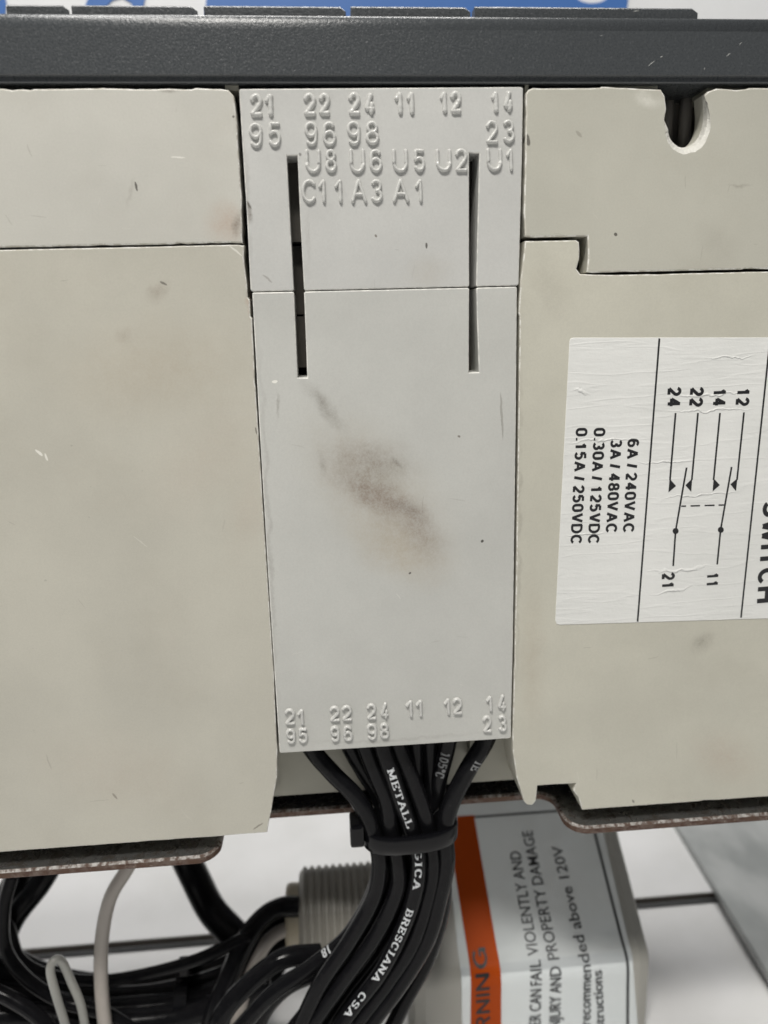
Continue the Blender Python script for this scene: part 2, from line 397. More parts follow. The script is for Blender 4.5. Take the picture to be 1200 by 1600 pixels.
def tube(bm, path, r, sides=12, caps=True, squash=1.0, mi=0):
    """round tube along a list of Vectors"""
    up = None; rings = []
    N = len(path)
    for i, p in enumerate(path):
        t = (path[min(i+1, N-1)]-path[max(i-1, 0)]).normalized()
        if up is None:
            up = Vector((0, -1, 0)) if abs(t.y) < 0.9 else Vector((0, 0, 1))
        up = (up-t*up.dot(t)).normalized(); sd = t.cross(up)
        rr = r[i] if isinstance(r, list) else r
        rings.append([bm.verts.new(p+(up*math.cos(a)*squash+sd*math.sin(a))*rr) for a in [2*math.pi*k/sides for k in range(sides)]])
    for a, b in zip(rings, rings[1:]):
        for k in range(sides):
            bm.faces.new((a[k], a[(k+1) % sides], b[(k+1) % sides], b[k])).material_index = mi
    if caps: bm.faces.new(rings[0][::-1]); bm.faces.new(rings[-1])

# ------------------------------------------------------------------ stroke letters (unit box, y up)
def arc(cx, cy, rx, ry, a0, a1, n=14):
    return [(cx+rx*math.cos(math.radians(a0+(a1-a0)*k/n)), cy+ry*math.sin(math.radians(a0+(a1-a0)*k/n))) for k in range(n+1)]
GL = {
 '1': [[(0.10, .72), (0.42, .86), (0.80, 1.0)], [(0.80, 1), (0.80, 0)]],
 '2': [arc(.5, .70, .5, .30, 165, -25)+[(.62, .36), (0, 0)], [(0, 0), (1, 0)]],
 '3': [arc(.47, .75, .44, .25, 150, -90), arc(.47, .26, .5, .26, 90, -150)],
 '4': [[(.72, 1), (0, .27)], [(-.06, .27), (1.08, .27)], [(.72, 1.08), (.72, -.06)]],
 '5': [[(.95, 1), (.12, 1)], [(.12, 1), (.06, .52)], [(.06, .52)]+arc(.48, .32, .5, .32, 125, -150)],
 '6': [arc(.5, .30, .5, .30, 0, 360, 22), [(0, .30), (.02, .58)]+arc(.5, .72, .46, .28, 165, 35, 10)],
 '8': [arc(.5, .76, .42, .24, 0, 360, 20), arc(.5, .26, .5, .26, 0, 360, 22)],
 '9': [arc(.5, .70, .5, .30, 0, 360, 22), [(1, .70), (.98, .42)]+arc(.5, .28, .46, .28, -15, -145, 10)],
 'U': [[(0, 1), (0, .36)]+arc(.5, .36, .5, .36, 180, 360)+[(1, .36), (1, 1)]],
 'C': [arc(.52, .5, .52, .5, 42, 318, 22)],
 'A': [[(0, 0), (.5, 1)], [(.5, 1), (1, 0)], [(.18, .34), (.82, .34)]],
}
GL['4e'] = [[(.70, 1), (.10, .22)], [(.10, .22), (.95, .20)], [(.78, .50), (.66, 0)]]
def dense(pts, step=0.09):
    out = [pts[0]]
    for a, b in zip(pts, pts[1:]):
        n_ = max(1, int(math.hypot(b[0]-a[0], b[1]-a[1])/step))
        for k in range(1, n_+1): out.append((a[0]+(b[0]-a[0])*k/n_, a[1]+(b[1]-a[1])*k/n_))
    return out
def emboss(bm, ch, x0, x1, y0, y1, r, h, ysurf, rnd):
    """raised rounded stroke character on the block face; px box"""
    k = (at(601, y0).x-at(600, y0).x)
    rp = r/k
    X0, X1, Y0, Y1 = x0+rp, x1-rp, y0+rp, y1-rp
    key = '4e' if ch == '4' else ch
    if ch == '1': X0 -= 0.5
    lean = -0.0012*(y1-y0)
    for st in GL[key]:
        P = []
        for (u, v) in dense(st):
            px = X0+(X1-X0)*u+(1-v)*1.2; py = Y1+(Y0-Y1)*v
            w = at(px+rnd.uniform(-.12, .12), py+rnd.uniform(-.12, .12), ysurf)
            P.append(w+Vector((0, 0.02, 0)))
        # half-round bar lying on the face, rounded ends
        pre = []; rr = []
        d = (P[0]-P[1]).normalized(); e = (P[-1]-P[-2]).normalized()
        for t in (1.0, 0.86, 0.5): pre.append(P[0]+d*r*t*0.7); rr.append(r*math.sqrt(max(0.02, 1-t*t)))
        rr += [r*rnd.uniform(.93, 1.07) for _ in P]
        post = []
        for t in (0.5, 0.86, 1.0): post.append(P[-1]+e*r*t*0.7); rr.append(r*math.sqrt(max(0.02, 1-t*t)))
        tube(bm, pre+P+post, rr, 12, True, h/r)

# flat ribbon letters with serifs for the wire print
SG = {
 'M': (1.15, [[(0.12, 0), (0.12, 1)], [(0.12, 1), (0.5, .1)], [(.5, .1), (.88, 1)], [(.88, 1), (.88, 0)]], [(0.12, 0), (.12, 1), (.88, 0), (.88, 1)]),
 'E': (.85, [[(.15, 0), (.15, 1)], [(.0, 1), (.9, 1)], [(.0, 0), (.95, 0)], [(.15, .5), (.65, .5)], [(.9, 1), (.9, .78)], [(.95, 0), (.95, .22)], [(.65, .62), (.65, .38)]], []),
 'T': (.9, [[(.5, 0), (.5, 1)], [(0, 1), (1, 1)], [(0, 1), (0, .75)], [(1, 1), (1, .75)]], [(.5, 0)]),
 'A': (1.0, [[(.08, 0), (.5, 1)], [(.5, 1), (.92, 0)], [(.24, .34), (.76, .34)]], [(.08, 0), (.92, 0)]),
 'L': (.8, [[(.18, 0), (.18, 1)], [(0, 0), (.95, 0)], [(.95, 0), (.95, .28)]], [(.18, 1)]),
 'U': (.95, [[(.12, 1), (.12, .34)]+arc(.5, .34, .38, .34, 180, 360)+[(.88, .34), (.88, 1)]], [(.12, 1), (.88, 1)]),
 'R': (.95, [[(.15, 0), (.15, 1)], [(0, 1), (.5, 1)]+arc(.52, .75, .33, .25, 90, -90)+[(.15, .5)], [(.5, .5), (.95, 0)]], [(.15, 0), (.9, 0)]),
 'G': (.95, [arc(.5, .5, .45, .5, 45, 330, 20)+[(.9, .42)], [(.6, .42), (1, .42)]], []),
 'I': (.5, [[(.5, 0), (.5, 1)]], [(.5, 0), (.5, 1)]),
 'C': (.9, [arc(.5, .5, .45, .5, 45, 318, 20), [(.84, .98), (.84, .72)]], []),
 'B': (.9, [[(.15, 0), (.15, 1)], [(0, 1), (.5, 1)]+arc(.5, .76, .32, .24, 90, -90)+[(.15, .52)], [(.15, .52), (.5, .52)]+arc(.52, .26, .4, .26, 90, -90)+[(0, 0)]], []),
 'S': (.75, [arc(.5, .75, .40, .25, 40, 270, 14)+arc(.5, .25, .42, .25, 90, -140, 14), [(.85, .95), (.85, .75)]], []),
 'N': (1.0, [[(.14, 0), (.14, 1)], [(.14, 1), (.86, 0)], [(.86, 0), (.86, 1)]], [(.14, 0), (.86, 1), (.08, 1)]),
 '1': (.55, [[(.5, 0), (.5, 1)], [(.5, 1), (.2, .82)]], [(.5, 0)]),
 '0': (.75, [arc(.5, .5, .42, .5, 0, 360, 20)], []),
 '5': (.75, [[(.9, 1), (.2, 1)], [(.2, 1), (.14, .55)]+arc(.46, .32, .44, .32, 120, -150)], []),
 '8': (.75, [arc(.5, .76, .36, .24, 0, 360, 16), arc(.5, .26, .42, .26, 0, 360, 16)], []),
 'o': (.4, [arc(.5, .82, .4, .16, 0, 360, 12)], []),
 ' ': (.85, [], []),
}
def ribbon_text(txt, h, wd):
    """list of quads (each 4 points) in flat coordinates, starting at x = 0"""
    x = 0; quads = []
    for ch in txt:
        w, strokes, serifs = SG[ch]
        sc = w*h*0.78
        for st in strokes:
            d = dense(st, 0.2)
            for a, b in zip(d, d[1:]):
                ax, ay, bx, by = x+a[0]*sc, a[1]*h, x+b[0]*sc, b[1]*h
                L = math.hypot(bx-ax, by-ay) or 1e-6
                tx, ty = (bx-ax)/L, (by-ay)/L
                k = wd*(1.15 if abs(ty) > 0.5 else 0.75)/2
                e = wd*0.2
                nx, ny = -ty*k, tx*k
                quads.append([(ax-tx*e+nx, ay-ty*e+ny), (ax-tx*e-nx, ay-ty*e-ny), (bx+tx*e-nx, by+ty*e-ny), (bx+tx*e+nx, by+ty*e+ny)])
        for (u, v) in serifs:
            s_ = h*0.17; cx, cy = x+u*sc, v*h; k = wd*0.36
            quads.append([(cx-s_, cy-k), (cx+s_, cy-k), (cx+s_, cy+k), (cx-s_, cy+k)])
        x += sc+h*0.22
    return quads, x
def wire_text(parent, path, r, txt, s0, h, wd, mat, twist=0.0, name='wire_print', fit=None):
    acc = [0]
    for a, b in zip(path, path[1:]): acc.append(acc[-1]+(b-a).length)
    def frame(s):
        s = min(max(s, 0), acc[-1]-1e-4)
        i = 0
        while acc[i+1] < s: i += 1
        t = (s-acc[i])/(acc[i+1]-acc[i])
        p = path[i].lerp(path[i+1], t)
        i0, i1 = max(i-1, 0), min(i+2, len(path)-1)
        T = (path[i1]-path[i0]).normalized()
        N = (CAM-p); N = (N-T*N.dot(T)).normalized()
        return p, T, N, N.cross(T)
    quads, L = ribbon_text(txt, h, wd)
    if fit: quads = [[(u*fit/L, v) for u, v in q] for q in quads]
    bm = bmesh.new()
    for q in quads:
        vs = []
        for (u, v) in q:
            p, T, N, U = frame(s0+u)
            a = (v-h/2)/r+twist
            vs.append(bm.verts.new(p+(N*math.cos(a)+U*math.sin(a))*(r+0.03)))
        bm.faces.new(vs)
    return link(name, bm, mat, parent, recalc=False)

# printed lettering: Blender's built-in typeface as flat mesh
def text_mesh(txt, bold=0.0, extrude=0.0):
    cu = bpy.data.curves.new('lettering', 'FONT'); cu.body = txt; cu.size = 1.0; cu.offset = bold; cu.resolution_u = 3
    o = bpy.data.objects.new('lettering', cu); C.objects.link(o)
    dg = bpy.context.evaluated_depsgraph_get(); dg.update()
    me = bpy.data.meshes.new_from_object(o.evaluated_get(dg))
    bpy.data.objects.remove(o); bpy.data.curves.remove(cu)
    return me
_H = text_mesh('H'); CAPH = max(v.co.y for v in _H.vertices)
def put_text(name, txt, A, B, cap, fn, mat, parent, bold=0.0):
    """A->B baseline in a 2-D surface frame, cap = capital height, fn maps (a, b) -> world point"""
    me = text_mesh(txt, bold)
    xs = [v.co.x for v in me.vertices]; x0, x1 = min(xs), max(xs)
    A = Vector(A); B = Vector(B); d = (B-A); L = d.length; d.normalize(); u = Vector((-d.y, d.x))
    bm = bmesh.new(); bm.from_mesh(me); bpy.data.meshes.remove(me)
    for v in bm.verts:
        q = A+d*((v.co.x-x0)/(x1-x0)*L)+u*(v.co.y/CAPH*cap)
        v.co = fn(q.x, q.y)
    return link(name, bm, mat, parent, recalc=False)

# grotesque printed lettering drawn as even strokes: glyph -> (width, strokes)
SS = {'0': (.62, [arc(.5, .70, .5, .30, 0, 180, 12)+arc(.5, .30, .5, .30, 180, 360, 12)+[(1, .70)]]),
      '1': (.62, [[(.14, .76), (.40, .82), (.56, 1.0)], [(.60, 1.06), (.60, -.06)]]), '/': (.36, [[(0, -.04), (1, 1.04)]]), '.': (.22, [[(.5, -.06), (.5, .10)]]),
      'A': (.78, [[(0, -.06), (.5, 1.04)], [(.5, 1.04), (1, -.06)], [(.18, .30), (.82, .30)]]), 'V': (.74, [[(0, 1.06), (.5, -.04)], [(.5, -.04), (1, 1.06)]]),
      'C': (.76, [arc(.52, .5, .52, .5, 40, 320, 24)]), 'D': (.74, [[(0, 1)]+[(.45, 1)]+arc(.45, .5, .55, .5, 90, -90, 16)+[(0, 0)], [(0, 1.06), (0, -.06)]]),
      'S': (.70, [arc(.5, .75, .47, .25, 25, 270, 16)+arc(.5, .25, .5, .25, 90, -155, 16)[1:]]), 'W': (1.05, [[(0, 1.06), (.25, -.04)], [(.25, -.04), (.5, 1.04)], [(.5, 1.04), (.75, -.04)], [(.75, -.04), (1, 1.06)]]),
      'I': (.20, [[(.5, 1.06), (.5, -.06)]]), 'T': (.68, [[(-.08, 1), (1.08, 1)], [(.5, 1), (.5, -.06)]]), 'H': (.74, [[(0, 1.06), (0, -.06)], [(1, 1.06), (1, -.06)], [(0, .52), (1, .52)]]),
      'N': (.76, [[(0, -.06), (0, 1.06)], [(0, 1), (1, 0)], [(1, -.06), (1, 1.06)]]), 'R': (.74, [[(0, -.06), (0, 1.06)], [(0, 1), (.6, 1)]+arc(.62, .755, .36, .245, 90, -90, 10)+[(0, .51)], [(.55, .51), (1, -.06)]]),
      'G': (.80, [arc(.52, .5, .52, .5, 40, 330, 24)+[(1, .46), (.58, .46)], [(1, .46), (1, -.06)]]), ' ': (.15, [])}
for d_, w_ in (('2', .62), ('3', .62), ('4', .66), ('5', .62), ('6', .62), ('8', .62)): SS[d_] = (w_, GL[d_])
def print_strokes(name, txt, A, B, cap, fn, mat, parent, th=0.15, gap=0.13):
    A = Vector(A); B = Vector(B); d = (B-A); Lw = d.length; d.normalize(); u = Vector((-d.y, d.x))
    tot = sum(SS[c][0]+gap for c in txt)-gap
    fx = Lw/(tot*cap)
    bm = bmesh.new(); x = 0; k = 0
    for ch in txt:
        w, strokes = SS[ch]
        for stt in strokes:
            Q = [Vector((x+th/2+p[0]*(w-th), th/2+p[1]*(1-th))) for p in dense(stt, 0.12)]
            rows = []
            for i, q in enumerate(Q):
                t = (Q[min(i+1, len(Q)-1)]-Q[max(i-1, 0)]).normalized()
                nn = Vector((-t.y, t.x))*th/2
                row = []
                for e in (q+nn, q-nn):
                    g_ = A+d*(e.x*cap*fx)+u*(e.y*cap)
                    row.append(bm.verts.new(fn(g_.x, g_.y)+Vector((0, -0.003*k, 0))))
                rows.append(row)
            for r0, r1_ in zip(rows, rows[1:]): bm.faces.new((r0[0], r0[1], r1_[1], r1_[0]))
            k = (k+1) % 6
        x += w+gap
    return link(name, bm, mat, parent, recalc=False)

# ================================================================== the setting: two white boards and a steel sheet
FZ = -186.0
sp = [atz(1000, 1411, FZ), atz(1140, 1403, FZ), atz(40, 1500, FZ)]
SEAM = sum(p.y for p in sp)/3
bm = bmesh.new(); box(bm, -700, 700, -500, SEAM-1.2, FZ-18, FZ, 0, 0.6)
fl = link('floor', bm, M['floor']); fl['kind'] = 'structure'
bm = bmesh.new(); box(bm, -700, 700, SEAM, 900, FZ-18, FZ+3.0, 0, 0.5)
fb = link('floor_board', bm, M['floor'], fl)
bm = bmesh.new(); box(bm, -700, 700, SEAM-0.35, SEAM-0.03, FZ+0.9, FZ+2.8)
link('edge_band', bm, M['band'], fl)
bm = bmesh.new(); box(bm, -700, 700, -500, 900, FZ-24, FZ-18.5)
link('floor_underlay', bm, M['black'], fl)

bm = bmesh.new()
g0, g1 = atz(1046, 1270, FZ+6), atz(1225, 1560, FZ+6)
g0 = g0+(g0-g1)*0.25; g1 = g1+(g1-g0)*0.6
prof = [(g0.x, g0.y), (g1.x, g1.y), (g1.x+260, g1.y-10), (g0.x+260, g0.y-10)]
loft(bm, [[(x, y, FZ+3.1) for x, y in prof], [(x, y, FZ+5.2) for x, y in prof], [(x, y, FZ+5.6) for x, y in offset_poly(prof, 0.4)]])
tag(link('steel_sheet', bm, M['galv']), 'dull grey galvanised steel sheet lying on the white boards at lower right', 'metal sheet')

# ================================================================== circuit breaker
ZB = at(600, 118, -0.6).z                    # underside of the dark cover
TL = at(373, 139.6)
br = thing('circuit_breaker', 'worn beige and dark grey breaker seen from its side above a rusty plate', 'circuit breaker', (0, 20, -104))
# --- side panels
ul = rough_outline([(-760, 134), (80, 138.5), (160, 137), (235, 139), (262, 138), (300, 139), (306, 137), (345, 138.5), (357, 140.5), (365.5, 150), (368, 170), (370.5, 193), (374.5, 260), (378, 310), (379, 379.6), (-760, 401)], 0.8, 12, 0.12, 1.8, 3)
link('upper_side_panel', panel(ul, 0.0, 14), [M['panel_upper_left'], M['worn_lit_beige'], M['broken']], br)
ll = rough_outline([(-760, 406), (372, 381.6), (382, 383.5), (381, 402), (386, 445), (387, 464), (390.5, 469), (391.5, 494), (394, 498), (397, 560), (402, 644), (417, 885), (428, 1050), (433.5, 1174), (433, 1215), (424, 1267), (417.5, 1301), (344, 1307), (0, 1332), (-760, 1387)], 0.5, 16, 0.05, 1.4, 5)
link('lower_side_panel', panel(ll, 0.25, 14), [M['panel_lower_left'], M['worn_lit_beige'], M['broken']], br)
deep = {}
def curve2(P, k): return [(v.x, v.y) for v in catmull([Vector((x, y, 0)) for x, y in P], k)]
nf = curve2([(1040, 205), (1042, 219), (1049, 230), (1058, 237.5), (1068, 241), (1082, 239), (1095, 231), (1106, 214), (1110.5, 190), (1107, 167), (1101, 151)], 3)
nb_ = curve2([(1041.5, 204), (1043.5, 214), (1049, 222), (1056, 227.5), (1065, 230.5), (1075, 228.5), (1087, 220), (1095, 205), (1098.5, 186), (1098, 167), (1096.5, 150)], 3)
pts = [(821.5, 146), (826, 140), (833, 137), (880, 137.5), (938, 136.5), (941, 135), (980, 137), (1033, 139.5), (1039, 150), (1041.5, 170), (1038.5, 187, 1)]
rj = random.Random(2)
for (x, y), q in zip(nf, nb_):
    deep[len(pts)] = q
    pts.append((x+rj.uniform(-1.4, .7), y+rj.uniform(-.9, .7), 1))
pts += [(1106, 143), (1120, 138), (1165, 139), (1172, 137), (1460, 135),
        (1460, 416), (1200, 420.5), (1165, 419.5), (1160, 421), (926, 426.3), (917, 425), (919, 397), (918, 369), (880, 370), (835, 371), (820.5, 369), (818.5, 333), (820.7, 233)]
ur = rough_outline(pts, 0.6, 13, 0.08, 1.6, 8)
link('upper_side_panel', panel(ur, 0.0, 4.6, 0.22, deep), [M['panel_upper_right'], M['worn_lit_beige'], M['broken']], br)
lr = rough_outline([(820.5, 376.5), (900, 375), (905, 378), (906, 392), (905.5, 405), (901, 420), (907, 428), (950, 429.3), (1200, 424), (1460, 418.5), (1460, 1229), (1200, 1245), (910, 1266), (904, 1247), (896, 1236), (900, 1224.5), (840, 1228), (837.5, 1252), (832, 1258), (824, 1258), (818.5, 1252), (807, 1215), (801.5, 1177), (800.8, 1147), (803, 1050), (805.5, 948), (809, 718), (812, 495), (810.5, 490), (813, 440)], 0.45, 16, 0.05, 1.5, 11)
link('lower_side_panel', panel(lr, 0.2, 14), [M['panel_lower_right'], M['worn_lit_beige'], M['broken']], br)
# flake broken off the corner of the lower left panel: a shallow facet
# --- inner body behind the panels
bm = bmesh.new()
xl, xr = at(-760, 700).x, at(1460, 700).x
z0 = at(600, 1225, 14).z
box(bm, xl, xr, 14.5, 88, z0, ZB+0.5)
link('inner_body', bm, M['inner'], br)
bm = bmesh.new()                              # beige recess wall under the plug
a, b = at(415, 1244, 12.5), at(830, 1218, 12.5)
box(bm, a.x, b.x, 12.6, 14.3, (a.z+b.z)/2, at(600, 1080, 12).z)
box(bm, at(735, 1200, 9).x, at(800, 1200, 9).x, 9.5, 12.4, at(760, 1192, 9).z, at(600, 1080, 9).z)
link('recess_wall', bm, M['recess'], br)
# dark ribs seen through the slots
for (px0, px1, py0, py1, y) in ((440, 480, 225, 378, 5.5), (440, 482, 384, 492, 8.0), (440, 490, 494, 575, 6.8), (724, 741, 225, 590, 7)):
    p, q = at(px0, py1, y), at(px1, py0, y)
    bm = bmesh.new(); box(bm, p.x, q.x, y, 14.3, p.z, q.z)
    link('slot_backing', bm, M['slot'], br)
# notch interior in the upper right panel
bm = bmesh.new()
p, q = at(1030, 260, 9), at(1120, 120, 9)
box(bm, p.x, q.x, 11, 14.2, p.z, q.z)
n = NT('notch_grey'); link('notch_backing', bm, n.set(col=n.mix(n.noise(0.4, 4), (0.15, 0.14, 0.125), (0.24, 0.225, 0.205)), rough=0.5), br)
bm = bmesh.new()
p = at(1060, 245, 8); 
tube(bm, [Vector((p.x+1.2, 8.8, p.z)), Vector((p.x+1.2, 8.8, ZB+0.2))], 1.1, 16)
tube(bm, [Vector((p.x-1.6, 9.8, p.z)), Vector((p.x-1.6, 9.8, ZB+0.2))], 1.0, 16)
n = NT('grey_pin'); link('guide_pin', bm, n.set(col=(0.30, 0.28, 0.26), rough=0.4), br, True)
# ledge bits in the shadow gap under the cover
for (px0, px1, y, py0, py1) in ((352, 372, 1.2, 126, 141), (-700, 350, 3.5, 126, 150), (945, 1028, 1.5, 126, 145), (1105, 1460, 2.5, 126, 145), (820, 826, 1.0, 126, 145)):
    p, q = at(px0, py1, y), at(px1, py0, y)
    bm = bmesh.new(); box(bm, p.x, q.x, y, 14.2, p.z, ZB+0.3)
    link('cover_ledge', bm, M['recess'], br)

# --- front cover
p0, p1 = at(600, 118, -1.6), at(600, 24, -1.6)
zt = at(600, 22, -0.4).z
prof = [(0.8, ZB-0.9), (-0.9, ZB-0.9), (-1.05, ZB-0.75), (-1.1, ZB-0.1), (-1.45, ZB), (-1.62, ZB+0.15), (-1.62, zt-2.2), (-1.58, zt-1.5), (-1.46, zt-0.95), (-1.25, zt-0.5), (-0.95, zt-0.2), (-0.6, zt-0.05), (-0.2, zt), (85, zt), (85, ZB-0.9)]
prof = [(y+1.0 if y < 5 else y, z) for y, z in prof]
bm = bmesh.new()
xs = [xl, xr]
rings = [[(x, y, z) for (y, z) in prof] for x in xs]
loft(bm, rings)
cov = link('front_cover', bm, M['cover'], br)
for pol in cov.data.polygons:
    pol.use_smooth = abs(pol.normal.x) < 0.5 and pol.center.z > (zt-2.1)*S and pol.center.y < 0.01
for (a0, a1, yt) in ((9, 105, 7), (111, 306, 8), (318, 538, 9), (548, 733, 10), (742, 1089, 11)):
    bm = bmesh.new()
    yy = 1.4
    A, B = at(a0, yt, yy), at(a1, yt, yy)
    zt_ = (A.z+B.z)/2
    pr = [(yy, zt-0.2), (yy, zt_-0.25), (yy+0.25, zt_), (yy+2.3, zt_), (yy+2.5, zt_-0.25), (yy+2.5, zt-0.2)]
    loft(bm, [[(A.x, y, z) for y, z in pr], [(B.x-0.7, y, z) for y, z in pr], [(B.x+0.2, y, zt-0.2 if z > zt_-0.2 else z-0.5) for y, z in pr]])
    link('cover_rib', bm, M['cover'], cov)
bm = bmesh.new()
for (a, b, w) in (((1013, 103), (1023, 95), 0.05), ((1032, 90), (1035, 88), 0.06), ((1135, 88), (1142, 83), 0.05), ((1100, 109), (1101, 106), 0.05), ((990, 18), (998, 17), 0.05), ((938, 57), (941, 55), 0.03), ((1155, 70), (1160, 66), 0.03)):
    A, B = at(*a, -0.62), at(*b, -0.62)
    tube(bm, [A, (A+B)/2+Vector((0.05, 0, 0.05)), B], [w*0.4, w, w*0.3], 6)
link('scratch_mark', bm, M['scratch'], cov)

# --- upper terminal block (socket) with raised numbers
YS = 0.12
sock = rough_outline([(375, 138.8, 1), (594, 137.2, 1), (814, 135.6, 1), (817.5, 138, 1), (816, 240, 1), (810.6, 443.5, 1), (808.5, 446, 1), (745.5, 447.6, 1), (744, 446, 1), (747.5, 300, 1), (749, 239.5, 1), (733, 239, 1), (733, 350, 1), (733.3, 446, 1), (731, 447.8, 1), (600, 451.0, 1), (477, 453.8, 1), (475, 451.5, 1), (469, 340, 1), (464.8, 243, 1), (448, 243, 1), (453, 340, 1), (459, 452, 1), (457, 454.2, 1), (394.5, 455.6, 1), (391.5, 453, 1), (386, 340, 1), (379.6, 240, 1), (373.5, 141.5, 1)])
so = link('terminal_socket', panel(sock, YS, 6, 0.16), [M['socket'], M['worn_lit_grey'], M['broken']], br)
rnd = random.Random(4)
UP = [
 [('2', 389.6, 410.5, 146, 183), ('1', 412, 428, 146, 183)], [('2', 473, 494, 145, 182), ('2', 497, 516, 145, 181)], [('2', 543, 563, 144, 181), ('4', 567, 587, 144, 180)],
 [('1', 615, 630, 143, 180), ('1', 634, 648, 143, 180)], [('1', 686, 699, 142, 178), ('2', 702, 721, 142, 178)], [('1', 766, 779, 142, 177), ('4', 784, 802, 141, 176)],
 [('9', 388, 410, 192, 231), ('5', 418, 439, 191, 230)], [('9', 475, 496, 190, 229), ('6', 503, 525, 190, 229)], [('9', 541, 563, 189, 228), ('8', 570, 592, 189, 227)], [('2', 758, 778, 188, 225), ('3', 784, 804, 187, 224)],
 [('U', 476, 501, 233, 271), ('8', 507, 526, 233, 270)], [('U', 545, 570, 232, 271), ('6', 576, 597, 233, 270)], [('U', 612, 637, 232, 270), ('5', 645, 664, 233, 269)], [('U', 680, 705, 232, 269), ('2', 710, 730, 232, 269)], [('U', 759, 784, 231, 268), ('1', 789, 802, 232, 268)],
 [('C', 470, 495, 280, 318), ('1', 496, 510, 280, 318), ('1', 521, 536, 280, 318)], [('A', 547, 573, 279, 318), ('3', 578, 598, 280, 317)], [('A', 612, 639, 279, 317), ('1', 647, 661, 280, 317)]]
for i, grp in enumerate(UP):
    bm = bmesh.new()
    for (ch, x0, x1, y0, y1) in grp:
        emboss(bm, ch, x0, x1, y0, y1, 0.41 if i < 6 else 0.305, 0.52, YS, rnd)
    link('embossed_number', bm, M['embossed'], so, True)

# --- sticker
stk = rough_outline([(896, 527.6, 1), (1200, 527.3, 1), (1420, 527.2, 1), (1405, 955, 1), (1200, 966, 1), (875, 976, 1), (869.5, 974.5, 1), (867.5, 969, 1), (878, 760, 1), (889.7, 533, 1), (891.5, 529, 1)])
YL = 0.2
P = [(at(p[0], p[1], YL).x, at(p[0], p[1], YL).z) for p in stk]
bm = bmesh.new()
loft(bm, [[(x, YL-0.10, z) for x, z in offset_poly(P, 0.05)], [(x, YL-0.06, z) for x, z in P], [(x, YL+0.1, z) for x, z in P]])
st = link('sticker', bm, M['paper'], br)
YT = YL-0.125
zz = lambda x, y: (840+x/3.2, 500+y/3.2)
def sfn(a, b): return Vector((a, YT, b))
def sxy(x, y): p = at(*zz(x, y), YT); return (p.x, p.z)
kpx = (at(1001, 760).x-at(1000, 760).x)/3.2
for txt, a, b, cap in (('6A / 240VAC', (450, 595), (425, 1066), 58), ('3A / 480VAC', (365, 597), (339, 1067), 58), ('0.30A / 125VDC', (281, 540), (250, 1122), 58), ('0.15A / 250VDC', (191, 540), (163, 1123), 58),
                       ('24', (651, 335), (645, 437), 68), ('22', (764, 335), (757, 435), 68), ('14', (878, 340), (872, 433), 68), ('12', (997, 338), (989, 431), 68),
                       ('21', (622, 1265), (618, 1345), 68), ('11', (845, 1264), (841, 1336), 66), ('SWITCH', (1128, 906), (1091, 1417), 108)):
    print_strokes('printed_text', txt, sxy(*a), sxy(*b), cap*kpx, sfn, M['ink'], st, 0.20 if cap > 100 else 0.215 if len(txt) < 3 else 0.20, 0.085)
def pline(bm, pts, w):
    Q = [Vector(sxy(*p)) for p in pts]; w = w*kpx/2
    for a, b in zip(Q, Q[1:]):
        d = (b-a).normalized(); nn = Vector((-d.y, d.x))*w
        bm.faces.new([bm.verts.new(sfn(*(v))) for v in (a+nn, a-nn, b-nn, b+nn)])
for pts in (((609, 92), (500, 1508)), ((1163, 92), (1017, 1488))):
    bm = bmesh.new(); pline(bm, pts, 9); link('printed_rule', bm, M['ink'], st, recalc=False)
bm = bmesh.new()
for pts in (((690, 465), (662, 800)), ((802, 465), (771, 800)), ((912, 465), (880, 800)), ((1032, 462), (997, 800)), ((745, 738), (690, 1055)), ((970, 735), (915, 1050)),
            ((690, 1055), (678, 1230)), ((915, 1050), (898, 1222))): pline(bm, pts, 9)
for x0, x1 in ((718, 742), (765, 812), (835, 885), (905, 932)): pline(bm, ((x0, 931-(x0-718)*.028), (x1, 931-(x1-718)*.028)), 7)
for tri in (((654, 862), (660, 793), (692, 830)), ((739, 826), (773, 793), (768, 859)), ((875, 857), (880, 792), (911, 825)), ((964, 821), (999, 792), (992, 856))):
    bm.faces.new([bm.verts.new(sfn(*sxy(*p))-Vector((0, 0.01, 0))) for p in tri])
for cx, cy in ((690, 1055), (916, 1049)):
    bm.faces.new([bm.verts.new(sfn(*sxy(cx+15*math.cos(k*math.pi/10), cy+15*math.sin(k*math.pi/10)))-Vector((0, 0.01, 0))) for k in range(20)])
link('printed_diagram', bm, M['ink'], st, recalc=False)

# --- rusty mounting plate with a notch in its front edge
YP = -0.3
zbot = (at(276, 1357, YP).z+at(40, 1371.5, YP).z+at(1100, 1288, YP).z+at(940, 1301.5, YP).z)/4
ztop = zbot+1.75
ynl = atz(480, 1278, zbot).y; ynr = atz(800, 1250, zbot).y
yn = (ynl+ynr)/2
xa, xb = at(344, 1330, YP+2).x, at(884, 1290, YP+2).x
def corner(cx, cy, r, a0, a1, k=7): return [(cx+r*math.cos(math.radians(a0+(a1-a0)*i/k)), cy+r*math.sin(math.radians(a0+(a1-a0)*i/k))) for i in range(k+1)]
r1, r2 = 4.5, 3.5
pl = [(xl, YP)]+corner(xa-r1, YP+r1, r1, -90, 0)+corner(xa+r2, yn-r2, r2, 180, 90)+corner(xb-r2, yn-r2, r2, 90, 0)+corner(xb+r1, YP+r1, r1, 180, 270)+[(xr, YP), (xr, 95), (xl, 95)]
bm = bmesh.new()
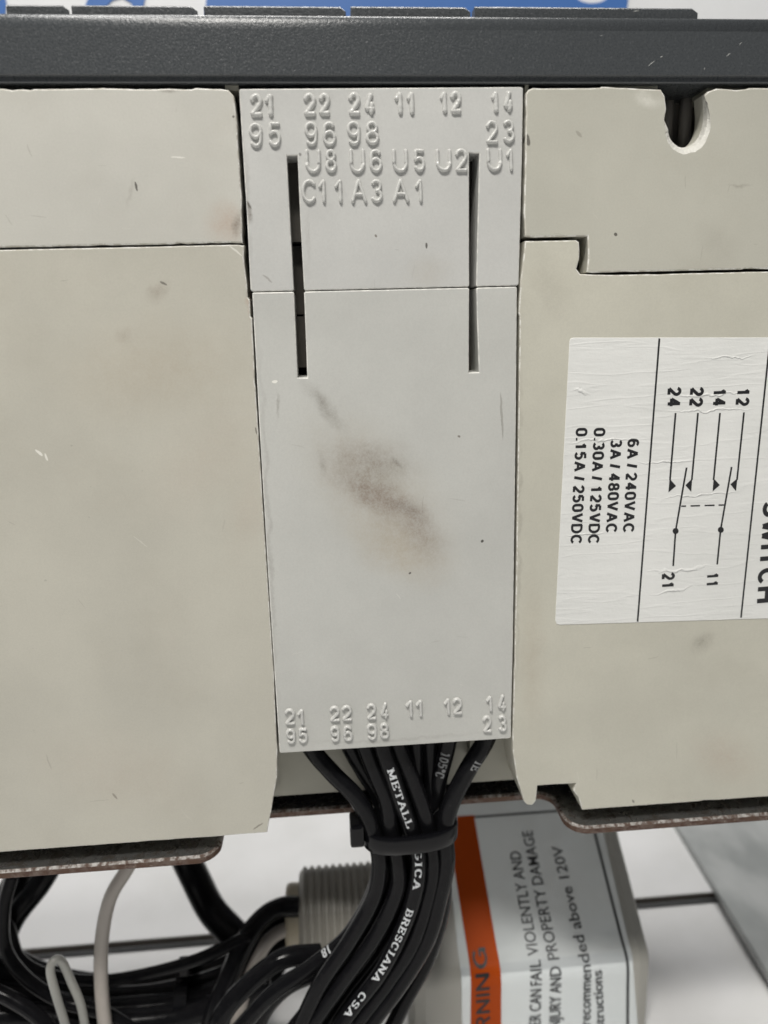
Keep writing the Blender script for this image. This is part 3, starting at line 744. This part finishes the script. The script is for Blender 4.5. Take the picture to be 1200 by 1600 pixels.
loft(bm, [[(x, y, ztop) for x, y in offset_poly(pl, 0.5)], [(x, y, ztop-0.4) for x, y in pl], [(x, y, zbot+0.25) for x, y in pl], [(x, y, zbot) for x, y in offset_poly(pl, 0.25)]], True, True, [2, 1, 1])
link('mounting_plate', bm, [M['steel'], M['rust'], M['arris']], br)
bm = bmesh.new()
box(bm, xl, xr, 22, 86, ztop+0.05, z0-0.05)
link('plate_spacer', bm, M['black'], br)

# ================================================================== wiring plug and its wires
pg = thing('terminal_plug', 'light grey terminal plug with brown smudge below the socket between beige panels', 'terminal plug', (at(620, 1165).x, 4, at(620, 1165).z))
plug = rough_outline([(394, 458.5, 1), (396, 457, 1), (457.5, 455.8, 1), (459.5, 457.5, 1), (463, 540, 1), (465.3, 590, 1), (480, 590, 1), (479, 560, 1), (475, 457.5, 1), (477, 455.4, 1), (600, 452.6, 1), (731, 449.6, 1), (733.3, 451.5, 1), (732.6, 582, 1), (748.3, 581.5, 1), (745.5, 500, 1), (744.3, 451, 1), (746.5, 449.3, 1), (806, 447.8, 1), (808, 450, 1), (806.5, 640, 1), (801.5, 1010, 1), (798.3, 1152, 1), (796, 1154, 1), (620, 1165.5, 1), (439, 1177, 1), (436.8, 1175, 1), (419, 900, 1), (406, 680, 1)])
body = link('plug_body', panel(plug, YS, 11, 0.18), [M['plug'], M['worn_lit_grey'], M['broken']], pg)
LOW = [
 [('2', 444, 461, 1106, 1132), ('1', 463, 476, 1107, 1133)], [('9', 446, 462, 1137, 1162), ('5', 465, 481, 1136, 1161)], [('2', 514, 531, 1102, 1127), ('2', 533, 550, 1101, 1126)], [('9', 515, 531, 1133, 1159), ('6', 535, 551, 1132, 1158)],
 [('2', 572, 588, 1098, 1124), ('4', 592, 608, 1096, 1123)], [('9', 572, 589, 1129, 1156), ('8', 592, 608, 1128, 1154)], [('1', 632, 646, 1093, 1121), ('1', 648, 661, 1092, 1120)], [('1', 692, 704, 1090, 1117), ('2', 706, 722, 1089, 1116)],
 [('1', 758, 770, 1086, 1112), ('4', 775, 791, 1084, 1111)], [('2', 753, 768, 1117, 1144), ('3', 777, 792, 1116, 1143)]]
for grp in LOW:
    bm = bmesh.new()
    for (ch, x0, x1, y0, y1) in grp: emboss(bm, ch, x0, x1, y0, y1, 0.335, 0.56, YS, rnd)
    link('embossed_number', bm, M['embossed'], pg, True)

WR = 1.78
jit = random.Random(21)
def wire(pts, r, label, mat='wire', group=None, name='wire', cat='wire', n=10, sides=14):
    P = [at(p[0], p[1], p[2]) for p in pts]
    P = [p+Vector((jit.uniform(-.22, .22), 0, jit.uniform(-.3, .3))) if 1 < i < len(P)-1 else p for i, p in enumerate(P)]
    path = catmull(P, n)
    bm = bmesh.new(); tube(bm, path, r, sides)
    o = link(name, bm, M[mat], None, True)
    tag(o, label, cat, group)
    return o, path
GW = 'black wires leaving the grey plug'
w1, _ = wire([(470, 1120, 6), (484, 1165, 6), (520, 1208, 5.5), (558, 1248, 5.2), (582, 1295, 5), (592, 1345, 5), (584, 1400, 5), (549, 1467, 4.5), (502, 1533, 4), (470, 1600, 3), (450, 1660, 2)], WR, 'black wire leaving the plug at far left, crossing over the printed 18 wire', group=GW)
w2, p2 = wire([(530, 1120, 8), (546, 1165, 8), (570, 1205, 8.5), (590, 1245, 9), (598, 1295, 9), (590, 1380, 9.5), (545, 1460, 9), (483, 1512, 8.5), (427, 1553, 8), (370, 1612, 7)], WR, 'black wire with a small white 18, second from the left under plug', group=GW)
w9, _ = wire([(556, 1120, 5.5), (570, 1165, 5.5), (588, 1210, 5.5), (604, 1250, 5.2), (611, 1295, 5), (622, 1345, 5), (619, 1390, 5), (588, 1457, 4.6), (535, 1533, 4), (488, 1600, 3), (450, 1660, 2)], WR, 'plain black wire just left of the white lettered wire', group=GW)
w3, p3 = wire([(588, 1120, 4.5), (597, 1165, 4.5), (612, 1210, 4.3), (629, 1255, 4.2), (641, 1295, 4.2), (652, 1340, 4.2), (650, 1390, 4.2), (630, 1450, 4), (594, 1517, 3.5), (553, 1573, 3), (515, 1625, 2)], WR, 'black wire with long white serif lettering running down its length', group=GW)
w4, _ = wire([(612, 1120, 5.5), (622, 1165, 5.5), (640, 1212, 5.3), (659, 1258, 5.1), (668, 1295, 5), (677, 1345, 5), (671, 1390, 5), (648, 1467, 4.5), (608, 1533, 4), (557, 1600, 3), (520, 1655, 2)], WR, 'plain black wire just right of the white lettered wire', group=GW)
w5, _ = wire([(646, 1120, 8), (648, 1165, 8), (650, 1230, 8.5), (654, 1295, 9), (646, 1380, 9), (608, 1470, 8.5), (548, 1550, 8), (500, 1620, 7)], WR, 'black wire hanging straight below the number 11, behind the bundle', group=GW)
w6, _ = wire([(672, 1120, 8), (672, 1165, 8), (674, 1230, 8.5), (682, 1295, 9), (692, 1400, 9), (671, 1490, 8.5), (633, 1560, 8), (605, 1620, 7)], WR, 'rearmost right black wire of the bundle beside the orange strip', group=GW)
w7, p7 = wire([(705, 1115, 6), (699, 1165, 6), (688, 1215, 7), (676, 1255, 8.5), (626, 1297, 9), (622, 1380, 9), (590, 1460, 8.5), (540, 1530, 8), (480, 1600, 7)], WR, 'black wire with faint grey temperature print below the number 12', group=GW)
w8, p8 = wire([(775, 1115, 5), (757, 1160, 5), (732, 1200, 5), (706, 1250, 5), (696, 1295, 5), (697, 1350, 5), (688, 1400, 5), (667, 1467, 4.6), (627, 1533, 4), (578, 1600, 3), (540, 1655, 2)], WR*1.06, 'thickest black wire slanting in from the right end of the plug', group=GW)
for x0, lbx in ((562, 'hidden black wire behind the second and third wires under the 96'), (612, 'black wire in the second row just behind the METALL lettered wire'), (636, 'black wire in the second row left of the wire under the 11'), (686, 'black wire in the second row right of the wire under the 11')):
    wire([(x0-4, 1120, 10.6), (x0, 1165, 10.8), (x0+(640-x0)*.3, 1215, 11), (x0+(640-x0)*.55, 1262, 11), (x0+(640-x0)*.6, 1297, 11.2), (x0+(640-x0)*.6-4, 1380, 12), (x0+(640-x0)*.6-40, 1465, 12), (x0+(640-x0)*.6-100, 1545, 11), (x0+(640-x0)*.6-160, 1620, 10)], WR, lbx, group=GW)
def slen(path, px, py):
    best = (1e9, 0); acc = 0
    for i, p in enumerate(path):
        if i: acc += (p-path[i-1]).length
        d = (p-CAM).normalized(); e = wdir(px, py).normalized()
        k = (d-e).length
        if k < best[0]: best = (k, acc)
    return best[1]
for word, a, b in (('METALL', (603, 1200), (647, 1287)), ('GICA', (653, 1322), (651, 1385)), ('BRESCIANA', (646, 1412), (589, 1530)), ('CSA', (571, 1546), (548, 1586))):
    wire_text(w3, p3, WR, word, slen(p3, *a), 1.28, 0.205, M['wireink'], 0.0, fit=slen(p3, *b)-slen(p3, *a))
wire_text(w7, p7, WR, '105oC', slen(p7, 697, 1168), 1.7, 0.3, M['wireink_dim'], 0.0)
wire_text(w2, p2, WR, '18', slen(p2, 520, 1478), 1.7, 0.3, M['wireink'], -0.5)
wire_text(w8, p8, WR*1.06, 'IE', slen(p8, 745, 1186), 1.7, 0.3, M['wireink_dim'], 0.75)

# cable tie
tc = at(640, 1294, 7.6)
tie = thing('cable_tie', 'black nylon cable tie cinching the bundle of plug wires', 'cable tie', tc)
bm = bmesh.new()
ax, ay, tw, tt = 9.3, 5.6, 2.05, 0.75
ri = []
N_ = 48
for k in range(N_):
    a = 2*math.pi*k/N_
    ca, sa = math.cos(a), math.sin(a)
    e = 0.72
    cx = math.copysign(abs(ca)**e, ca); cy = math.copysign(abs(sa)**e, sa)
    tilt = -0.05*cx*ax
    ri.append([Vector((tc.x+cx*(ax+o), tc.y+cy*(ay+o), tc.z+h+0.4-tilt*0.8)) for o, h in ((0, -tw), (tt*.75, -tw), (tt*1.0, -tw*.86), (tt*1.04, 0), (tt*1.0, tw*.86), (tt*.75, tw), (0, tw))])
V = [[bm.verts.new(p) for p in r] for r in ri]
for k in range(N_):
    for i in range(7):
        bm.faces.new((V[k][i], V[k][(i+1) % 7], V[(k+1) % N_][(i+1) % 7], V[(k+1) % N_][i])).smooth = 1 < i < 4
link('tie_band', bm, M['nylon'], tie)
bm = bmesh.new(); hp = at(558, 1300, 5)
box(bm, hp.x-1.5, hp.x+1.4, 3.2, 8.5, hp.z-2.5, hp.z+2.5, 0, 0.6)
link('tie_head', bm, M['nylon'], tie)
bm = bmesh.new()
box(bm, hp.x-0.4, hp.x+0.8, 8.6, 16, hp.z-2.0, hp.z+2.0, 0, 0.3)
link('tie_tail', bm, M['nylon'], tie)

# ================================================================== surge protector behind the bundle
THE = math.radians(38)
yk = 158+CAM.y
K = at(875, 1514, yk)
up = Vector((0, math.cos(THE), math.sin(THE)))         # direction up the sloping lid
nt = Vector((0, -math.sin(THE), math.cos(THE)))
RB = 7.0; PHI = math.pi/2-THE; TAU = RB*math.tan(PHI/2); LA = RB*PHI
cyz = K+up*TAU-nt*RB
def prof(s, off=0.0):
    if off > 0.05: off += 0.5*math.exp(-((s-LA*0.35)/2.6)**2)+0.10*math.exp(-((s-LA*1.1)/1.6)**2)
    if s <= 0: p = K+up*(TAU-s); nrm = nt
    elif s >= LA: p = K-Vector((0, 0, 1))*(TAU+s-LA); nrm = Vector((0, -1, 0))
    else:
        a = THE-0  # rotate from nt to -Y
        t = s/LA*PHI
        nrm = Vector((0, -math.sin(THE+t), math.cos(THE+t)))
        p = cyz+nrm*RB
    q = p+nrm*off
    return q
def lab(px, py):
    q = onplane(px, py, K, nt); d = (q-K).dot(up)
    if d >= TAU*0.5: return (q.x, TAU-d)
    q = at(px, py, yk); return (q.x, LA+max((K.z-q.z)-TAU, -TAU*0.6))
sv = thing('surge_protector', 'grey box with orange warning strip on silver label under the breaker', 'surge protector', (K.x, yk+30, FZ))
bxl = at(640, 1500, yk).x; bxr = at(1025, 1500, yk).x
ss = [-52, -30, -10, 0]+[LA*k/8 for k in range(1, 8)]+[LA, LA+12, LA+(K.z-FZ)-TAU-0.3]
pts = [prof(s) for s in ss]
yb = prof(-52).y
cap = [(p.y, p.z) for p in pts]+[(yb+3, FZ+0.3), (yb+6, FZ+6), (yb+5, prof(-52).z-4)]
ins = offset_poly(cap, 4.0); ins2 = offset_poly(cap, 1.2)
bm = bmesh.new()
skew = lambda s: 0
def ring(pp, x): return [(x, y, z) for y, z in pp]
loft(bm, [ring(ins, bxl), ring(ins2, bxl+1.3), ring(cap, bxl+4), ring(cap, bxr-4), ring(ins2, bxr-1.3), ring(ins, bxr)])
link('case', bm, M['case'], sv, False)
def strip(bm, quad, off, ns=26, nx=1):
    """quad: four (x, s): back-left, back-right, front-right, front-left"""
    bl, br_, fr, fl_ = [Vector(q) for q in quad]
    rows = []
    for i in range(ns+1):
        t = i/ns
        a = bl.lerp(fl_, t); b = br_.lerp(fr, t)
        rows.append([bm.verts.new(Vector((a.lerp(b, j/nx).x, *prof(a.lerp(b, j/nx).y, off).yz))) for j in range(nx+1)])
    for r0, r1_ in zip(rows, rows[1:]):
        for j in range(nx): bm.faces.new((r0[j], r0[j+1], r1_[j+1], r1_[j]))
def strip2(bm, pl_, pr_, off):
    """strip through pixel pairs (left, right) from back to front; x interpolated along s"""
    L_ = [lab(*p) for p in pl_]; R_ = [lab(*p) for p in pr_]
    def xat(T, s):
        if s <= T[0][1]: a, b = T[0], T[1]
        else:
            for a, b in zip(T, T[1:]):
                if s <= b[1]: break
        return a[0]+(b[0]-a[0])*(s-a[1])/(b[1]-a[1])
    s0_, s1_ = L_[0][1], LA+40
    sl = [s0_+(-8-s0_)*k/6 for k in range(7)]+[-8+k for k in range(1, 8)]+[LA*k/24 for k in range(25)]+[LA+2, LA+4]+[LA+k*8 for k in range(1, 6)]
    rows = []
    for s in sl:
        a, b = xat(L_, s), xat(R_, s)
        pa = prof(s, off)
        rows.append((bm.verts.new((a, pa.y, pa.z)), bm.verts.new((b, pa.y, pa.z))))
    for r0, r1_ in zip(rows, rows[1:]): bm.faces.new((r0[0], r0[1], r1_[1], r1_[0]))
TOPY = 1248
bm = bmesh.new(); strip2(bm, [(690, TOPY), (716, 1492), (722, 1600)], [(930, TOPY), (990, 1492), (996, 1600)], 0.12)
lb = link('warning_label', bm, M['foil'], sv, True, recalc=False)
bm = bmesh.new(); strip2(bm, [(697, 1277), (731, 1492), (735, 1600)], [(741, 1277), (778, 1492), (783, 1600)], 0.22)
link('orange_band', bm, M['orange'], lb, True, recalc=False)
bm = bmesh.new(); strip2(bm, [(921, 1277), (975, 1492), (978, 1600)], [(925, 1277), (979.5, 1492), (982.5, 1600)], 0.22)
A_, B_ = lab(741, 1277), lab(921, 1267)
strip(bm, [(A_[0], A_[1]-0.3), (B_[0]+1, A_[1]-0.3), (B_[0]+1, A_[1]+0.3), (A_[0], A_[1]+0.3)], 0.22, 2)
link('label_border', bm, M['greyink'], lb, False, recalc=False)
def lfn(a, b): p = prof(b, 0.34); return Vector((a, p.y, p.z))
def lfn2(a, b): return lfn(a, -b)
def lpx(px, py): q = lab(px, py); return (q[0], -q[1])
km = (at(801, 1450, yk).x-at(800, 1450, yk).x)
for txt, a, b, cp, mt in (('RNING', (766, 1606), (758, 1480), 23, 'ink'), ('ER CAN FAIL VIOLENTLY AND', (844, 1600), (812, 1330), 18, 'greyink'), ('NJURY AND PROPERTY DAMAGE', (875, 1604), (831, 1298), 18, 'greyink'),
                          ('recommended above 120V', (922, 1600), (877, 1322), 17.5, 'greyink'), ('structions', (944, 1604), (940, 1510), 16, 'greyink')):
    if mt == 'ink': print_strokes('label_text', txt, lpx(*a), lpx(*b), cp*km, lfn2, M[mt], lb, 0.15, 0.16)
    else: put_text('label_text', txt, lpx(*a), lpx(*b), cp*km, lfn2, M[mt], lb, 0.005)
# threaded nipple on the left of the case
yn_ = yk+16
ce = at(470, 1434, yn_); RN = 12.6
nx1 = bxl+3
bm = bmesh.new()
rings = []
x = ce.x; seg = 40
prf = [(ce.x, 9.2), (ce.x, 11.2), (ce.x+0.6, 11.8)]
k = 0
xx = ce.x+1.2
while xx < nx1-1:
    prf += [(xx, RN), (xx+0.35, RN), (xx+0.6, RN-0.15), (xx+1.1, RN-0.75), (xx+1.4, RN-0.75), (xx+1.75, RN-0.15)]; xx += 1.95
prf += [(nx1, RN)]
loft(bm, [[(px_, ce.y+r_*math.cos(2*math.pi*i/seg), ce.z+r_*math.sin(2*math.pi*i/seg)) for i in range(seg)] for px_, r_ in prf], False, True)
link('threaded_nipple', bm, M['thread'], sv)
bm = bmesh.new()
bx0 = at(449, 1440, yn_).x
loft(bm, [[(px_, ce.y+r_*math.cos(2*math.pi*i/seg), ce.z-0.6+r_*math.sin(2*math.pi*i/seg)) for i in range(seg)] for px_, r_ in ((bx0+1.5, 7.4), (bx0, 8.0), (bx0, 8.8), (bx0+0.8, 9.3), (ce.x+2, 9.15))], True, False)
link('bushing', bm, M['bushing'], sv)

# ================================================================== loose cables, lower left
yc = yn_
GB = 'black leads curving out of the threaded nipple'
for i, (dx, dy, dd, lb_) in enumerate(((0, 0, -5, 'outermost black lead arching out of the threaded nipple'), (20, 17, -2, 'middle black lead arching out of the threaded nipple beside the white lead'), (62, 62, 2, 'innermost black lead below the white lead at the nipple'), (38, 70, 5, 'short black lead tucked at the bottom of the nipple opening'))):
    k = 1-0.25*i
    wire([(468, 1416+dy*0.8, yc+dd), (440, 1418+dy*0.9, yc+dd), (412, 1432+dy, yc-3+dd), (385+dx*.4, 1466+dy, yc-8+dd), (360+dx*.7, 1518+dy*.8, yc-12+dd), (338+dx, 1575+dy*.4, yc-15+dd), (318+dx, 1650, yc-18+dd)], 2.55, lb_, group=GB, name='lead_wire', cat='wire')
wire([(466, 1452, yc-6), (440, 1455, yc-7), (415, 1474, yc-10), (395, 1512, yc-14), (378, 1560, yc-18), (366, 1625, yc-22)], 1.75, 'off-white lead curving down from the yellowed nipple bushing', 'whitewire', name='lead_wire')
wire([(212, 1335, 26), (196, 1362, 25), (174, 1402, 24), (161, 1460, 23), (157, 1528, 22), (165, 1605, 21), (180, 1660, 20)], 1.6, 'pale pinkish white cable hanging in front of the black cables', 'whitewire', name='cable', cat='cable')
wire([(285, 1330, 62), (305, 1372, 60), (330, 1420, 57), (362, 1458, 52), (400, 1492, 48), (430, 1530, 45)], 4.2, 'thick black cable dropping from behind the plate toward the nipple leads', name='cable', cat='cable')
wire([(82, 1350, 46), (60, 1385, 44), (24, 1432, 42), (3, 1480, 40), (-6, 1530, 38), (10, 1580, 36)], 2.9, 'black cable bending down at the left edge under the plate', name='cable', cat='cable')
wire([(40, 1345, 50), (18, 1390, 49), (-12, 1430, 48), (-40, 1480, 46)], 3.6, 'shaded black cable nearest the left edge below the plate', name='cable', cat='cable')
GC = 'black cables strapped together along the white board'
ys = 34
for i, (o1, o2, r, dd, lb_) in enumerate(((-8, -8, 2.9, 8, 'topmost cable of the strapped black bundle on the boards'), (16, 10, 3.1, 2, 'second cable from the top of the strapped black bundle'),
                                         (40, 28, 3.1, -2, 'third cable from the top of the strapped black bundle'), (66, 48, 3.1, -6, 'bottom cable of the strapped black bundle'))):
    wire([(-70, 1462+o1*1.5, ys+dd), (-10, 1492+o1*1.4, ys+dd), (60, 1528+o1*0.9, ys+dd), (140, 1546+o1*.8, ys+dd), (220, 1548+o2, ys+dd), (290, 1538+o2, ys+dd), (350, 1518+o2, ys+dd), (410, 1490+o2, ys+dd+4)], r, lb_, group=GC, name='cable', cat='cable')
tz = at(288, 1545, ys)
bt = bmesh.new()
loft(bt, [[(tz.x-1.6+i*3.2, tz.y+1+9.5*math.cos(2*math.pi*k/28), tz.z-4+8.6*math.sin(2*math.pi*k/28)) for k in range(28)] for i in (0, 1)])
tb = thing('cable_tie', 'black cable tie with a small knob round the strapped cables at lower left', 'cable tie', (tz.x, tz.y, FZ))
link('tie_band', bt, M['nylon'], tb)
bm = bmesh.new(); kp = at(287, 1514, ys-2); box(bm, kp.x-1.6, kp.x+1.6, kp.y-1, kp.y+3, kp.z-2.0, kp.z+1.4, 0, 0.7); link('tie_head', bm, M['nylon'], tb)
wire([(112, 1650, 14), (103, 1605, 14), (88, 1555, 14), (79, 1515, 15), (86, 1499, 16), (99, 1506, 17), (113, 1535, 17), (126, 1575, 16), (138, 1640, 15)], 0.95, 'thin translucent tube doubled back in a narrow loop at lower left', 'clear', name='thin_tube', cat='tube')

for pts_, r_, lb_ in (
    ([(-30, 1400, 40), (10, 1440, 38), (30, 1495, 36), (70, 1522, 34), (130, 1532, 32), (200, 1528, 30), (300, 1502, 28), (390, 1462, 30)], 1.5, 'thin black wire running above the strapped cables to the nipple leads'),
    ([(-40, 1535, 24), (20, 1562, 22), (70, 1600, 20), (110, 1660, 18)], 1.7, 'thin black wire sloping down in the bottom left corner'),
    ([(20, 1365, 32), (6, 1420, 30), (8, 1480, 28), (40, 1530, 26), (95, 1562, 25), (170, 1585, 24), (250, 1640, 23)], 1.6, 'thin black wire making a wide curve at the left edge'),
    ([(330, 1650, 12), (345, 1590, 14), (385, 1540, 16), (440, 1500, 18), (500, 1490, 20)], 2.3, 'black wire arching low behind the 18 wire under the nipple'),
    ([(395, 1650, 16), (405, 1590, 17), (440, 1545, 18), (490, 1520, 19), (540, 1510, 20)], 2.3, 'black wire tucked lowest behind the plug bundle')):
    wire(pts_, r_, lb_, name='wire')

# ================================================================== printed board behind the cover
YBK = 130.0
sg = thing('printed_board', 'blurred blue and white printed board standing behind the dark cover', 'board', (0, YBK, at(600, 60, YBK).z))
bm = bmesh.new()
a, b = at(-150, 90, YBK), at(1350, -45, YBK)
box(bm, a.x, b.x, YBK, YBK+4, a.z, b.z, 0, 0.5)
bd = link('board', bm, M['card'], sg)
def patch(pts):
    bm = bmesh.new(); P = [at(x, y, YBK-0.3) for x, y in pts]
    Q = [(p.x, p.z) for p in P]
    loft(bm, [[(x, YBK-0.3, z) for x, z in Q], [(x, YBK-0.02, z) for x, z in Q]])
    link('blue_patch', bm, M['blue'], sg)
patch([(-120, -30), (2, -30), (10, 6), (4, 60), (-120, 60)])
patch([(150, -40), (235, -40), (224, 10), (212, 18), (204, 4), (190, -4), (176, 0), (166, 10), (158, 40), (120, 40), (132, 12)])
ell = [(925+26*math.cos(math.radians(k)), -8+13*math.sin(math.radians(k))) for k in range(180, -1, -20)]
patch([(326, -60), (899, -60)]+ell+[(951, -60), (990, -60), (980, 12), (972, 60), (318, 60)])
